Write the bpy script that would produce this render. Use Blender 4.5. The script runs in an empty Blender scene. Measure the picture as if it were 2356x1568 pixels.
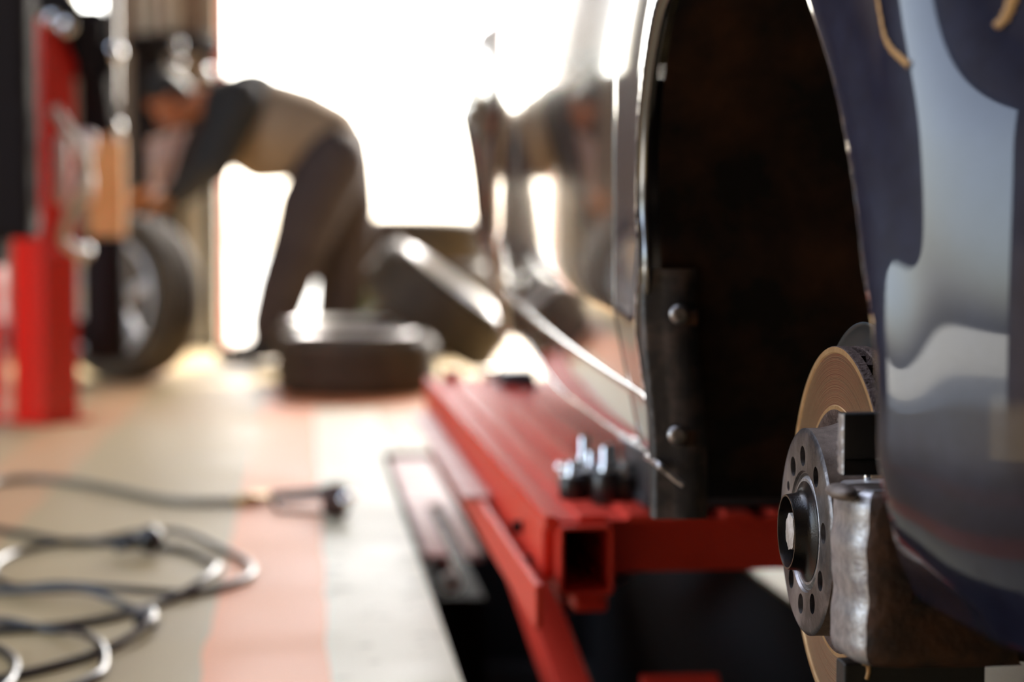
import bpy, bmesh, math, random
from mathutils import Vector, Matrix, Euler
random.seed(7)
SC = bpy.context.scene
COL = SC.collection
PI = math.pi

# ------------------------------------------------------------------ camera
F = 4580.0
CAM = Vector((0, 0, 0.55))
pitch = math.atan(239 / F)
yaw = math.atan(478 / F * math.cos(pitch))
cam = bpy.data.cameras.new('camera')
cam.sensor_width = 36; cam.lens = 36 * F / 2356
cam.clip_start = 0.02; cam.clip_end = 500
cam.dof.use_dof = True; cam.dof.focus_distance = 1.50; cam.dof.aperture_fstop = 3.3
cam.dof.aperture_blades = 0
camo = bpy.data.objects.new('camera', cam)
camo.location = CAM
camo.rotation_euler = (PI / 2 - pitch, 0, -yaw)
COL.objects.link(camo)
SC.camera = camo
RM = Euler(camo.rotation_euler).to_matrix()

# ------------------------------------------------------------------ world, sun, exposure
w = bpy.data.worlds.new('sky'); SC.world = w; w.use_nodes = True
bg = w.node_tree.nodes['Background']
sky = w.node_tree.nodes.new('ShaderNodeTexSky')
sky.sky_type = 'NISHITA'; sky.sun_disc = False
sky.sun_elevation = math.radians(38); sky.sun_rotation = math.radians(25)
sky.dust_density = 3.0; sky.air_density = 1.0
hsv = w.node_tree.nodes.new('ShaderNodeHueSaturation'); hsv.inputs['Saturation'].default_value = .62
w.node_tree.links.new(sky.outputs[0], hsv.inputs['Color']); w.node_tree.links.new(hsv.outputs[0], bg.inputs[0])
bg.inputs[1].default_value = 0.95
sun = bpy.data.lights.new('sun', 'SUN'); sun.energy = 7; sun.angle = math.radians(1.0)
sun.color = (1.0, .93, .80)
suno = bpy.data.objects.new('sun', sun); COL.objects.link(suno)
suno.rotation_euler = Vector((-.42, -.80, -.75)).to_track_quat('-Z', 'Y').to_euler()
SC.view_settings.view_transform = 'Standard'; SC.view_settings.look = 'None'
SC.view_settings.gamma = 1; SC.view_settings.use_curve_mapping = False
SC.view_settings.exposure = 0.72
SC.cycles.use_denoising = True
SC.cycles.max_bounces = 8; SC.cycles.glossy_bounces = 5; SC.cycles.diffuse_bounces = 4
SC.cycles.sample_clamp_indirect = 8
SC.cycles.caustics_reflective = False

# ------------------------------------------------------------------ measuring helper
def ray(px, py):
    return (RM @ Vector(((px - 1178) / F, (784 - py) / F, -1))).normalized()
def PY(px, py, Y): d = ray(px, py); return CAM + d * (Y / d.y)
def PZ(px, py, z): d = ray(px, py); return CAM + d * ((z - CAM.z) / d.z)

# ------------------------------------------------------------------ materials
def mat(name, col, rough=.5, metal=0, coat=0, ior=1.5, noise=0, scale=20, col2=None, bump=0, bscale=60, spec=.5, coat_rough=.03, stretch=None, lo=.35, hi=.65):
    m = bpy.data.materials.new(name); m.use_nodes = True
    nt = m.node_tree; b = nt.nodes['Principled BSDF']
    b.inputs['Base Color'].default_value = (*col, 1)
    b.inputs['Roughness'].default_value = rough
    b.inputs['Metallic'].default_value = metal
    b.inputs['IOR'].default_value = ior
    b.inputs['Coat Weight'].default_value = coat
    b.inputs['Coat Roughness'].default_value = coat_rough
    b.inputs['Specular IOR Level'].default_value = spec
    tc = nt.nodes.new('ShaderNodeTexCoord'); src = tc.outputs['Object']
    if stretch:
        mp = nt.nodes.new('ShaderNodeMapping'); mp.inputs['Scale'].default_value = stretch
        nt.links.new(src, mp.inputs[0]); src = mp.outputs[0]
    if col2:
        n = nt.nodes.new('ShaderNodeTexNoise'); n.inputs['Scale'].default_value = scale
        n.inputs['Detail'].default_value = 6; n.inputs['Roughness'].default_value = .6
        nt.links.new(src, n.inputs['Vector'])
        r = nt.nodes.new('ShaderNodeValToRGB')
        r.color_ramp.elements[0].position = lo; r.color_ramp.elements[1].position = hi
        r.color_ramp.elements[0].color = (*col, 1); r.color_ramp.elements[1].color = (*col2, 1)
        nt.links.new(n.outputs['Fac'], r.inputs[0]); nt.links.new(r.outputs[0], b.inputs['Base Color'])
    if bump:
        n2 = nt.nodes.new('ShaderNodeTexNoise'); n2.inputs['Scale'].default_value = bscale
        n2.inputs['Detail'].default_value = 5
        nt.links.new(src, n2.inputs['Vector'])
        bp = nt.nodes.new('ShaderNodeBump'); bp.inputs['Strength'].default_value = bump; bp.inputs['Distance'].default_value = .003
        nt.links.new(n2.outputs['Fac'], bp.inputs['Height']); nt.links.new(bp.outputs[0], b.inputs['Normal'])
    return m

M = {}
M['paint'] = mat('dark navy car paint', (.006, .007, .013), .12, 0, 1, 1.9, spec=.8)
M['paint_front'] = mat('sky-tinted navy car paint', (.008, .009, .028), .40, .12, 1, 1.45, spec=.15, col2=(.014, .017, .045), scale=45)  # same navy paint made bluer, standing in for sky light on the fender
M['black'] = mat('black plastic', (.010, .010, .011), .45, bump=.15, bscale=200)
M['liner'] = mat('dirty wheel housing', (.010, .008, .008), .75, 0, 0, 1.4, col2=(.085, .038, .020), scale=9, bump=.3, bscale=70, lo=.45, hi=.75)
M['flange'] = mat('painted inner flange', (.024, .024, .03), .38, 0, 0, 1.5, col2=(.12, .09, .085), scale=34, bump=.4, bscale=90, lo=.46, hi=.70)
M['glass'] = mat('dark tinted glass', (.01, .012, .014), .03, 0, 0, 1.6)
M['chrome'] = mat('chrome', (.85, .85, .86), .10, 1)
M['steel'] = mat('worn steel', (.42, .40, .40), .36, .9, bump=.1, bscale=200)
M['hubface'] = mat('greyed hub steel', (.075, .07, .075), .38, .7, col2=(.40, .37, .37), scale=16, bump=.25, bscale=160, lo=.42, hi=.72)
M['hatside'] = mat('rusted hat side', (.11, .08, .068), .55, .4, col2=(.24, .195, .17), scale=60, bump=.2, bscale=700, stretch=(1, 1, 1))
M['rust'] = mat('dark rust', (.055, .030, .024), .75, .25, col2=(.16, .105, .09), scale=90, bump=.9, bscale=350)
M['goldrust'] = mat('ochre rusted rim', (.50, .30, .14), .42, .7, col2=(.62, .42, .22), scale=80, bump=.2, bscale=300)
M['boss'] = mat('oily black hub', (.014, .012, .012), .26, .4, col2=(.05, .024, .018), scale=60, bump=.08, bscale=700, lo=.5, hi=.75)
M['axle'] = mat('rough axle end', (.78, .73, .70), .5, .35, bump=.5, bscale=200, col2=(.42, .36, .31), scale=60)
M['caliper'] = mat('cast caliper', (.46, .45, .46), .40, .7, col2=(.20, .19, .21), scale=110, bump=.22, bscale=300, lo=.4, hi=.75)
M['caliper_rust'] = mat('rusty caliper', (.018, .012, .010), .6, .3, col2=(.085, .038, .020), scale=35, bump=.5, bscale=160)
M['red'] = mat('red lift enamel', (.80, .058, .032), .42, 0, 0, 1.5, spec=.35, bump=.1, bscale=150, coat_rough=.3)
M['redpost'] = mat('red machine enamel', (.78, .022, .012), .28, 0, .2, 1.5, coat_rough=.15)
M['pinkred'] = mat('pale pink steel', (.58, .34, .29), .55, 0, 0, 1.5, spec=.2, col2=(.50, .22, .17), scale=8)
M['rubber'] = mat('black rubber pad', (.05, .05, .054), .42, bump=.2, bscale=120)
M['tyre'] = mat('tyre rubber', (.055, .038, .024), .66, col2=(.11, .078, .045), scale=8, bump=.2, bscale=80)
M['alloy'] = mat('silver alloy', (.80, .79, .78), .38, .6)
M['pit'] = mat('pit shade black', (.012, .010, .010), .9)  # shade below the lift put into a near-black colour
M['hose'] = mat('dark rubber hose', (.025, .024, .024), .28, spec=.6)
M['greyhose'] = mat('grey rubber hose', (.20, .18, .14), .4)
M['brass'] = mat('brass', (.62, .42, .18), .3, 1)
M['cardboard'] = mat('tan cardboard', (.60, .30, .09), .8, col2=(.66, .36, .13), scale=6)
M['darkmetal'] = mat('near black enamel', (.014, .010, .010), .75, spec=.15)
M['palehose'] = mat('pale cream hose', (.66, .58, .44), .35)
M['pink'] = mat('pink white reflection', (.78, .58, .54), .4)
M['skin'] = mat('skin', (.42, .13, .05), .55)
M['hair'] = mat('black hair', (.008, .007, .007), .6, bump=.4, bscale=120)
M['jacket'] = mat('glare-lightened brown jacket', (.25, .18, .125), .85, col2=(.30, .22, .155), scale=5, bump=.2)  # brown grey fabric, lightened to hold the tan glare on the back
M['sleeve'] = mat('charcoal sleeve', (.022, .021, .022), .8, bump=.2)
M['trouser'] = mat('dark work trousers', (.040, .026, .026), .85, col2=(.06, .042, .040), scale=6)
M['glove'] = mat('orange work glove', (.50, .17, .03), .7)
M['shoe'] = mat('black shoe', (.010, .010, .012), .5)
M['sheet'] = mat('pale pink cloth', (.72, .50, .42), .85)
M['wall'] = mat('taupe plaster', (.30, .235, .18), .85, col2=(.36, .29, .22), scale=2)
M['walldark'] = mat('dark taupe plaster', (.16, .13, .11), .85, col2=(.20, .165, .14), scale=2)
M['greypanel'] = mat('grey beige panel', (.55, .52, .42), .6)
M['orangepaint'] = mat('orange red jamb paint', (.80, .13, .05), .5)
M['ceiling'] = mat('ceiling paint', (.32, .30, .27), .9)
M['outside'] = mat('pale concrete yard', (.62, .60, .52), .9, col2=(.7, .68, .6), scale=.8)
M['roll'] = mat('brown roll', (.24, .15, .09), .7)
M['rollpale'] = mat('beige roll', (.48, .39, .28), .7)
M['hedge'] = mat('hedge leaf', (.04, .06, .015), .7, col2=(.12, .15, .05), scale=12)
M['whiteboard'] = mat('pale poster', (.82, .84, .9), .5)
M['darkshield'] = mat('grey splash shield', (.055, .065, .075), .45, .4)
M['gold'] = mat('ochre mark', (.55, .30, .09), .5)

# brushed disc face: rings by distance from the axle (object space, axis X)
def disc_mat():
    m = bpy.data.materials.new('brushed friction ring'); m.use_nodes = True
    nt = m.node_tree; b = nt.nodes['Principled BSDF']
    b.inputs['Metallic'].default_value = 1; b.inputs['Roughness'].default_value = .26
    tc = nt.nodes.new('ShaderNodeTexCoord')
    sep = nt.nodes.new('ShaderNodeSeparateXYZ'); nt.links.new(tc.outputs['Object'], sep.inputs[0])
    cmb = nt.nodes.new('ShaderNodeCombineXYZ')
    nt.links.new(sep.outputs[1], cmb.inputs[0]); nt.links.new(sep.outputs[2], cmb.inputs[1])
    ln = nt.nodes.new('ShaderNodeVectorMath'); ln.operation = 'LENGTH'; nt.links.new(cmb.outputs[0], ln.inputs[0])
    n = nt.nodes.new('ShaderNodeTexNoise'); n.noise_dimensions = '1D'; n.inputs['Scale'].default_value = 1100; n.inputs['Detail'].default_value = 3
    nt.links.new(ln.outputs['Value'], n.inputs['W'])
    r = nt.nodes.new('ShaderNodeValToRGB')
    r.color_ramp.elements[0].position = .3; r.color_ramp.elements[0].color = (.42, .30, .22, 1)
    r.color_ramp.elements[1].position = .7; r.color_ramp.elements[1].color = (.58, .47, .36, 1)
    nt.links.new(n.outputs['Fac'], r.inputs[0]); nt.links.new(r.outputs[0], b.inputs['Base Color'])
    bp = nt.nodes.new('ShaderNodeBump'); bp.inputs['Strength'].default_value = .35; bp.inputs['Distance'].default_value = .0006
    nt.links.new(n.outputs['Fac'], bp.inputs['Height']); nt.links.new(bp.outputs[0], b.inputs['Normal'])
    return m
M['disc'] = disc_mat()

# anti-slip red plate: fine cross serration
def plate_mat():
    m = mat('serrated red plate', (.80, .058, .032), .55, 0, 0, 1.5, spec=.2)
    nt = m.node_tree; b = nt.nodes['Principled BSDF']
    tc = nt.nodes.new('ShaderNodeTexCoord'); wv = nt.nodes.new('ShaderNodeTexWave')
    wv.bands_direction = 'Y'; wv.inputs['Scale'].default_value = 24; wv.inputs['Distortion'].default_value = 0
    nt.links.new(tc.outputs['Object'], wv.inputs[0])
    bp = nt.nodes.new('ShaderNodeBump'); bp.inputs['Strength'].default_value = .5; bp.inputs['Distance'].default_value = .004
    nt.links.new(wv.outputs[1], bp.inputs['Height']); nt.links.new(bp.outputs[0], b.inputs['Normal'])
    return m
M['plate'] = plate_mat()

# painted workshop floor: beige with orange lanes and a pale border along the pit
def floor_mat():
    m = bpy.data.materials.new('painted workshop floor'); m.use_nodes = True
    nt = m.node_tree; b = nt.nodes['Principled BSDF']; L = nt.links.new
    geo = nt.nodes.new('ShaderNodeNewGeometry'); sep = nt.nodes.new('ShaderNodeSeparateXYZ'); L(geo.outputs['Position'], sep.inputs[0])
    def mth(op, a, bb=None):
        n = nt.nodes.new('ShaderNodeMath'); n.operation = op
        for i, v in enumerate((a, bb)):
            if v is None: continue
            if isinstance(v, (int, float)): n.inputs[i].default_value = v
            else: L(v, n.inputs[i])
        return n.outputs[0]
    nz = nt.nodes.new('ShaderNodeTexNoise'); nz.inputs['Scale'].default_value = 3.5; nz.inputs['Detail'].default_value = 5
    L(geo.outputs['Position'], nz.inputs['Vector'])
    wob = mth('MULTIPLY', mth('SUBTRACT', nz.outputs['Fac'], .5), .03)
    X = mth('ADD', sep.outputs[0], wob); Y = mth('ADD', sep.outputs[1], mth('MULTIPLY', wob, 3))
    def band(v, a, c): return mth('MULTIPLY', mth('GREATER_THAN', v, a), mth('LESS_THAN', v, c))
    orange = mth('MAXIMUM', mth('MULTIPLY', band(X, -.135, .03), band(Y, 0, 6.5)), mth('MAXIMUM', mth('MULTIPLY', band(X, -.74, -.55), .3), mth('MULTIPLY', band(Y, 6.35, 7.3), band(X, -.135, .5))))
    pale = mth('MULTIPLY', band(X, .03, .22), band(Y, 0, 6.35))  # pale border; its paleness also stands in for brighter light there
    def mix(f, a, c):
        n = nt.nodes.new('ShaderNodeMix'); n.data_type = 'RGBA'
        L(f, n.inputs[0])
        for k, v in ((6, a), (7, c)):
            if isinstance(v, tuple): n.inputs[k].default_value = (*v, 1)
            else: L(v, n.inputs[k])
        return n.outputs[2]
    base = mix(nz.outputs['Fac'], (.36, .265, .13), (.47, .36, .20))
    c = mix(pale, base, (.60, .55, .38))
    c = mix(orange, c, mix(nz.outputs['Fac'], (.74, .24, .09), (.80, .36, .18)))
    # worn scuffs with their own shape along the pit border
    n3 = nt.nodes.new('ShaderNodeTexNoise'); n3.inputs['Scale'].default_value = 14; n3.inputs['Detail'].default_value = 6
    L(geo.outputs['Position'], n3.inputs['Vector'])
    sc = mth('MULTIPLY', mth('MULTIPLY', mth('GREATER_THAN', n3.outputs['Fac'], .60), band(X, .03, .3)), mth('LESS_THAN', sep.outputs[1], 3.6))
    c = mix(mth('MULTIPLY', sc, .55), c, (.30, .27, .17))
    L(c, b.inputs['Base Color'])
    b.inputs['Roughness'].default_value = .34
    r2 = mth('ADD', mth('MULTIPLY', nz.outputs['Fac'], .25), .36); L(r2, b.inputs['Roughness']); b.inputs['Specular IOR Level'].default_value = .12
    return m
M['floor'] = floor_mat()

# ------------------------------------------------------------------ mesh helpers
def link(name, bm, m, parent=None, smooth=False, ms=None):
    me = bpy.data.meshes.new(name); bm.to_mesh(me); bm.free()
    for mm in (ms or [m]): me.materials.append(M[mm] if isinstance(mm, str) else mm)
    if smooth:
        for p in me.polygons: p.use_smooth = True
    o = bpy.data.objects.new(name, me); COL.objects.link(o)
    if parent: o.parent = parent
    return o
def autosm(o, ang=40):
    me = o.data
    for p in me.polygons: p.use_smooth = True
    me.set_sharp_from_angle(angle=math.radians(ang))
    return o
def thing(name, label, cat, loc=(0, 0, 0), rot=(0, 0, 0), group=None):
    o = bpy.data.objects.new(name, None); COL.objects.link(o)
    o.empty_display_size = .05
    o.location = loc; o.rotation_euler = rot
    o['label'] = label; o['category'] = cat
    if group: o['group'] = group
    return o
def tag(o, label, cat, group=None):
    o['label'] = label; o['category'] = cat
    if group: o['group'] = group
    return o
def struct(o): o['kind'] = 'structure'; return o
def bx(bm, x0, x1, y0, y1, z0, z1, bev=0, mtx=None):
    r = bmesh.ops.create_cube(bm, size=1)
    vs = r['verts']
    for v in vs:
        v.co = Vector(((x0 + x1) / 2 + v.co.x * (x1 - x0), (y0 + y1) / 2 + v.co.y * (y1 - y0), (z0 + z1) / 2 + v.co.z * (z1 - z0)))
    if bev:
        es = list({e for v in vs for e in v.link_edges})
        rr = bmesh.ops.bevel(bm, geom=es, offset=bev, segments=3, affect='EDGES', profile=.5)
        vs = list({v for v in rr['verts']} | {v for v in vs if v.is_valid})
    if mtx is not None:
        for v in vs: v.co = mtx @ v.co
    return vs
def basis(d):
    d = d.normalized(); a = Vector((0, 0, 1)) if abs(d.z) < .9 else Vector((1, 0, 0))
    u = d.cross(a).normalized(); return u, d.cross(u).normalized()
def tube(bm, pts, rad, n=12, cap=True):
    pts = [Vector(p) for p in pts]; rings = []
    u = None
    for i, p in enumerate(pts):
        d = (pts[min(i + 1, len(pts) - 1)] - pts[max(i - 1, 0)]).normalized()
        if u is None: u, v = basis(d)
        else:
            u = (u - d * u.dot(d)).normalized(); v = d.cross(u)
        r = rad[i] if isinstance(rad, (list, tuple)) else rad
        rings.append([bm.verts.new(p + (u * math.cos(a) + v * math.sin(a)) * r) for a in [2 * PI * k / n for k in range(n)]])
    for a, b in zip(rings, rings[1:]):
        for k in range(n): bm.faces.new((a[k], a[(k + 1) % n], b[(k + 1) % n], b[k]))
    if cap:
        bm.faces.new(rings[0][::-1]); bm.faces.new(rings[-1])
def sphere(bm, c, r, mtx=None, seg=16):
    m = Matrix.Translation(c) @ (mtx.to_4x4() if mtx is not None else Matrix.Identity(4)) @ Matrix.Diagonal((*(r if isinstance(r, (tuple, list)) else (r, r, r)), 1))
    bmesh.ops.create_uvsphere(bm, u_segments=seg, v_segments=seg // 2, radius=1, matrix=m)
def spline(pts, per=8):
    pts = [Vector(p) for p in pts]; out = []
    for i in range(len(pts) - 1):
        p0 = pts[max(i - 1, 0)]; p1 = pts[i]; p2 = pts[i + 1]; p3 = pts[min(i + 2, len(pts) - 1)]
        for k in range(per):
            t = k / per
            out.append(.5 * ((2 * p1) + (p2 - p0) * t + (2 * p0 - 5 * p1 + 4 * p2 - p3) * t * t + (3 * p1 - p0 - 3 * p2 + p3) * t ** 3))
    out.append(pts[-1]); return out
def lathe(bm, prof, n=64, axis='X', closed=False, off=Vector((0, 0, 0))):
    """prof: (along, radius) pairs"""
    rings = []
    for a, r in prof:
        ring = []
        for k in range(n):
            t = 2 * PI * k / n; c, s = math.cos(t) * r, math.sin(t) * r
            co = {'X': (a, c, s), 'Y': (s, a, c), 'Z': (c, s, a)}[axis]
            ring.append(bm.verts.new(Vector(co) + off))
        rings.append(ring)
    fs = []
    pairs = list(zip(rings, rings[1:])) + ([(rings[-1], rings[0])] if closed else [])
    for a, b in pairs:
        row = []
        for k in range(n): row.append(bm.faces.new((a[k], b[k], b[(k + 1) % n], a[(k + 1) % n])))
        fs.append(row)
    if not closed:
        bm.faces.new(rings[0]); bm.faces.new(rings[-1][::-1])
    bmesh.ops.recalc_face_normals(bm, faces=bm.faces[:])
    return fs
def bake(o):
    dg = bpy.context.evaluated_depsgraph_get(); dg.update()
    me = bpy.data.meshes.new_from_object(o.evaluated_get(dg))
    o.modifiers.clear(); old = o.data; o.data = me; bpy.data.meshes.remove(old)
    return o
def remeshed(name, bm, m, parent, vox=.008, smooth=6, fac=.5):
    o = link(name, bm, m, None, True)
    r = o.modifiers.new('r', 'REMESH'); r.mode = 'VOXEL'; r.voxel_size = vox; r.use_smooth_shade = True
    s = o.modifiers.new('s', 'SMOOTH'); s.iterations = smooth; s.factor = fac
    bake(o)
    for p in o.data.polygons: p.use_smooth = True
    if parent: o.parent = parent
    return o
def limb(bm, pts, rad):
    pts = [Vector(p) for p in pts]
    for i in range(len(pts) - 1):
        tube(bm, [pts[i], pts[i + 1]], [rad[i], rad[i + 1]], 16)
    for p, r in zip(pts, rad): sphere(bm, p, r, seg=16)

# ------------------------------------------------------------------ setting
def slab(name, boxes, m):
    bm = bmesh.new()
    for b in boxes: bx(bm, *b)
    return struct(link(name, bm, m))
PX0, PX1, PY0, PY1, PD = .192, .733, 1.25, 5.09, -.55
slab('floor', [(-5, PX0, -5, 10.6, -.006, 0), (PX1, 4.2, -5, 10.6, -.006, 0), (PX0, PX1, -5, PY0, -.006, 0), (PX0, PX1, PY1, 10.6, -.006, 0)], 'floor')
slab('trim_1', [(PX0 - .03, PX0, PY0, PY1, PD, -.0065), (PX1, PX1 + .03, PY0, PY1, PD, -.0065), (PX0 - .03, PX1 + .03, PY0 - .03, PY0, PD, -.0065), (PX0 - .03, PX1 + .03, PY1, PY1 + .03, PD, -.0065), (PX0 - .03, PX1 + .03, PY0 - .03, PY1 + .03, PD - .05, PD)], 'pit')
slab('ceiling', [(-5, 4.2, 5.5, 10.6, 4.0, 4.15), (-5, 4.2, -5, 1.5, 4.0, 4.15), (-5, -3.4, 1.5, 5.5, 4.0, 4.15), (-.3, 4.2, 1.5, 5.5, 4.0, 4.15)], 'ceiling')  # unseen roof opening added to bring more light onto lift and floor
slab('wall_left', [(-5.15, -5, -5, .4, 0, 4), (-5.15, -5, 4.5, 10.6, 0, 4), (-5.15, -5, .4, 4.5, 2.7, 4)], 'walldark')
slab('door_1', [(-5.10, -5.04, .4, .46, 0, 2.7), (-5.10, -5.04, 4.44, 4.5, 0, 2.7), (-5.10, -5.04, .46, 4.44, 2.64, 2.7)], 'darkmetal')
slab('wall_right', [(4.2, 4.35, -5, 10.6, 0, 4)], 'wall')
slab('wall_back', [(-5, -1.16, 10.3, 10.6, 0, 4), (-.945, -.415, 10.3, 10.6, 0, 4), (-1.16, -.945, 10.3, 10.6, 0, 1.42), (-1.16, -.945, 10.3, 10.6, 2.5, 4), (3.6, 4.2, 10.3, 10.6, 0, 4), (-.415, 3.6, 10.3, 10.6, 2.9, 4)], 'wall')
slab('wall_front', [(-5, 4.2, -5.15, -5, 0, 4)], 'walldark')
slab('trim_2', [(-.44, -.385, 10.2, 10.299, 0, 3.5)], 'orangepaint')
slab('ground', [(-60, 60, 10.6, 90, -.3, -.02), (-60, 60, -60, -5.15, -.3, -.02), (-60, -5.15, -5.15, 10.6, -.3, -.02)], 'outside')

# ------------------------------------------------------------------ car
def sstep(a, b, x):
    t = max(0, min(1, (x - a) / (b - a))); return t * t * (3 - 2 * t)
REAR = [(4.13 - .40 * math.cos(t), .43 + .37 * math.sin(t)) for t in [PI * k / 40 for k in range(-4, 45)]]
RC = (4.13, .42)
def rfun(poly, c):
    tab = sorted((math.atan2(z - c[1], y - c[0]), math.hypot(y - c[0], z - c[1])) for y, z in poly)
    def r(t):
        if t < tab[0][0] or t > tab[-1][0]: return None
        for (a, ra), (b, rb) in zip(tab, tab[1:]):
            if a <= t <= b: return ra + (rb - ra) * ((t - a) / (b - a) if b > a else 0)
    lo = tab[0][0]; hi = tab[-1][0]
    return r, lo, hi
# centre angles measured so that straight down is the branch cut
def polar(poly, c):
    pts = []
    for y, z in poly:
        t = math.atan2(y - c[0], z - c[1])   # 0 = up, + = away from camera
        pts.append((t, math.hypot(y - c[0], z - c[1])))
    pts.sort()
    def r(t):
        if t <= pts[0][0]: return pts[0][1]
        if t >= pts[-1][0]: return pts[-1][1]
        for (a, ra), (b, rb) in zip(pts, pts[1:]):
            if a <= t <= b: return ra + (rb - ra) * (t - a) / max(b - a, 1e-9)
    return r
def base_x(y):
    x = .32 + .018 * (y - 2.2) ** 2
    x -= .062 * math.exp(-((y - 4.12) / .40) ** 2)
    if y < 1.15: x += 2.2 * (1.15 - y) ** 2 + 8 * (1.15 - y) ** 3
    if y > 4.55: x += 1.2 * (y - 4.55) ** 2 + 5 * (y - 4.55) ** 3
    return x
def zc(y): return .467 + .053 * (y - 1.955)
def side_x(y, z, lip=True):
    x = base_x(y)
    c = zc(y)
    k = .020
    u = c - z
    # crease: surface leans under below it
    x += .21 * (.5 * (u + math.sqrt(u * u + k * k * .12)))
    kf = 1 - sstep(1.3, 1.7, y); lo = .340 + .060 * kf
    if z < lo: x += .030 * ((lo - z) / .07) ** 2 if z > .33 else .030 * ((lo - .33) / .07) ** 2 + .6 * (.33 - z)
    if y < 1.16: x += .60 * sstep(1.16, 1.02, y) * max(0, z - .47) ** 2 + 1.8 * sstep(1.16, 1.04, y) * max(0, z - .60) ** 2
    if z > .70: x += .30 * (z - .70) ** 2
    if z > .88: x += .9 * (z - .88) ** 2
    if not lip: return x
    # flared lip round the front wheel opening
    ty = math.atan2(y - AC[0], z - AC[1]); d = math.hypot(y - AC[0], z - AC[1]) - RF(ty)
    if d < .12: x += -.009 * math.exp(-((d - .002) / .028) ** 2) * sstep(.33, .42, z)
    ty = math.atan2(y - RC[0], z - RC[1]); d = math.hypot(y - RC[0], z - RC[1]) - RR(ty)
    if d < .12: x += -.008 * math.exp(-((d - .004) / .025) ** 2)
    return x
def meet(px, py):
    """where the sight line meets the plain body side"""
    d = ray(px, py); t0 = .6
    for i in range(1200):
        t = .85 + i * .0015; p = CAM + d * t
        if side_x(p.y, p.z, False) < p.x: break
    return (p.y, p.z)
NEAR = [meet(*q) for q in ((2231, 1547), (2170, 1475), (2121, 1403), (2088, 1326), (2071, 1231), (2065, 1140), (2055, 950), (2043, 765), (2020, 612), (1997, 423), (1961, 240), (1936, 138), (1890, 0))]
FAR = [meet(*q) for q in ((1535, 0), (1512, 100), (1498, 200), (1489, 300), (1485, 480), (1491, 634), (1509, 946), (1518, 1058))]
ARCH = NEAR + [(1.36, .782), (1.44, .803), (1.52, .810), (1.60, .805), (1.67, .792)] + FAR + [(FAR[-1][0] - .01, .29)]
ARCH_S = [(p.x, p.y) for p in spline([Vector((a, b, 0)) for a, b in ARCH], 5)]
AC = (1.50, .40)
RF = polar(ARCH_S, AC); RR = polar(REAR, RC)
XMID = 1.18
car = thing('car', 'dark navy car on the red lift, front wheel taken off', 'car')
def panel(name, y0, y1, zb, zt, m, step=.011, off=0, mirror=False, parent=None, cutoffs=True):
    ny = max(2, int((y1 - y0) / step)); bm = bmesh.new(); nz = None
    grid = []
    nz = max(2, int(((zt(y0) if callable(zt) else zt) - .31) / step))
    for i in range(ny + 1):
        y = y0 + (y1 - y0) * i / ny
        b = zb(y) if callable(zb) else zb; t = zt(y) if callable(zt) else zt
        row = []
        for j in range(nz + 1):
            z = b + (t - b) * j / nz
            row.append([y, z])
        grid.append(row)
    inside = {}
    for i, row in enumerate(grid):
        for j, (y, z) in enumerate(row):
            for (c, R, tag_) in ((AC, RF, 'f'), (RC, RR, 'r')):
                d = math.hypot(y - c[0], z - c[1]); rr = R(math.atan2(y - c[0], z - c[1]))
                if d < rr: inside[(i, j)] = (c, rr, d)
    V = {}
    faces = []
    for i in range(ny):
        for j in range(nz):
            q = [(i, j), (i + 1, j), (i + 1, j + 1), (i, j + 1)]
            if all(k in inside for k in q): continue
            faces.append(q)
    for q in faces:
        for k in q:
            if k in V: continue
            y, z = grid[k[0]][k[1]]
            if k in inside:
                c, rr, d = inside[k]
                y = c[0] + (y - c[0]) * rr / d; z = c[1] + (z - c[1]) * rr / d
            x = side_x(y, z) + off
            if mirror: x = 2 * XMID - x
            V[k] = bm.verts.new((x, y, z))
    for q in faces:
        f = [V[k] for k in q]
        try: bm.faces.new(f if not mirror else f[::-1])
        except ValueError: pass
    bmesh.ops.remove_doubles(bm, verts=bm.verts[:], dist=.0004)
    bmesh.ops.recalc_face_normals(bm, faces=bm.faces[:])
    # make normals face outward
    s = sum(f.normal.x * f.calc_area() for f in bm.faces)
    if (s > 0) != mirror: bmesh.ops.reverse_faces(bm, faces=bm.faces[:])
    o = link(name, bm, m, parent or car, True)
    so = o.modifiers.new('thick', 'SOLIDIFY'); so.thickness = .0025; so.offset = -1
    return o
def zbot(y):
    if y < 1.3: return .308
    return .318 + .052 * sstep(2.7, 3.7, y)
def zbelt(y):
    return .93 + .03 * sstep(1, 4, y)
panel('front_fender', .80, 2.045, zbot, zbelt, 'paint_front', step=.006)
panel('front_door', 2.050, 3.145, zbot, zbelt, 'paint')
panel('rear_quarter_panel', 3.150, 4.98, lambda y: zbot(y), zbelt, 'paint')
panel('off_side_body', .80, 4.98, zbot, zbelt, 'paint', step=.03, mirror=True)

# rolled edge of the front wheel opening, turning inwards into the arch
def arch_roll():
    bm = bmesh.new(); rows = []
    pts = [p for p in ARCH_S if p[1] > .312]
    for (y, z) in pts:
        row = []
        t = Vector((y - AC[0], 0)); dr = Vector((y - AC[0], z - AC[1])).normalized()
        x = side_x(y, z)
        for k in range(7):
            a = k / 6 * PI * .5
            xx = x + .006 * math.sin(a) * 1.0 + (0.0 if k < 6 else 0)
            off = -.006 * (1 - math.cos(a))
            row.append(bm.verts.new((xx, y + dr.x * off, z + dr.y * off)))
        row.append(bm.verts.new((x + .011, y - dr.x * .006, z - dr.y * .006)))
        row.append(bm.verts.new((x + .013, y - dr.x * .002, z - dr.y * .002)))
        rows.append(row)
    for a, b in zip(rows, rows[1:]):
        for k in range(len(a) - 1): bm.faces.new((a[k], a[k + 1], b[k + 1], b[k]))
    return link('arch_lip', bm, 'paint', car, True)
arch_roll()

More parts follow.
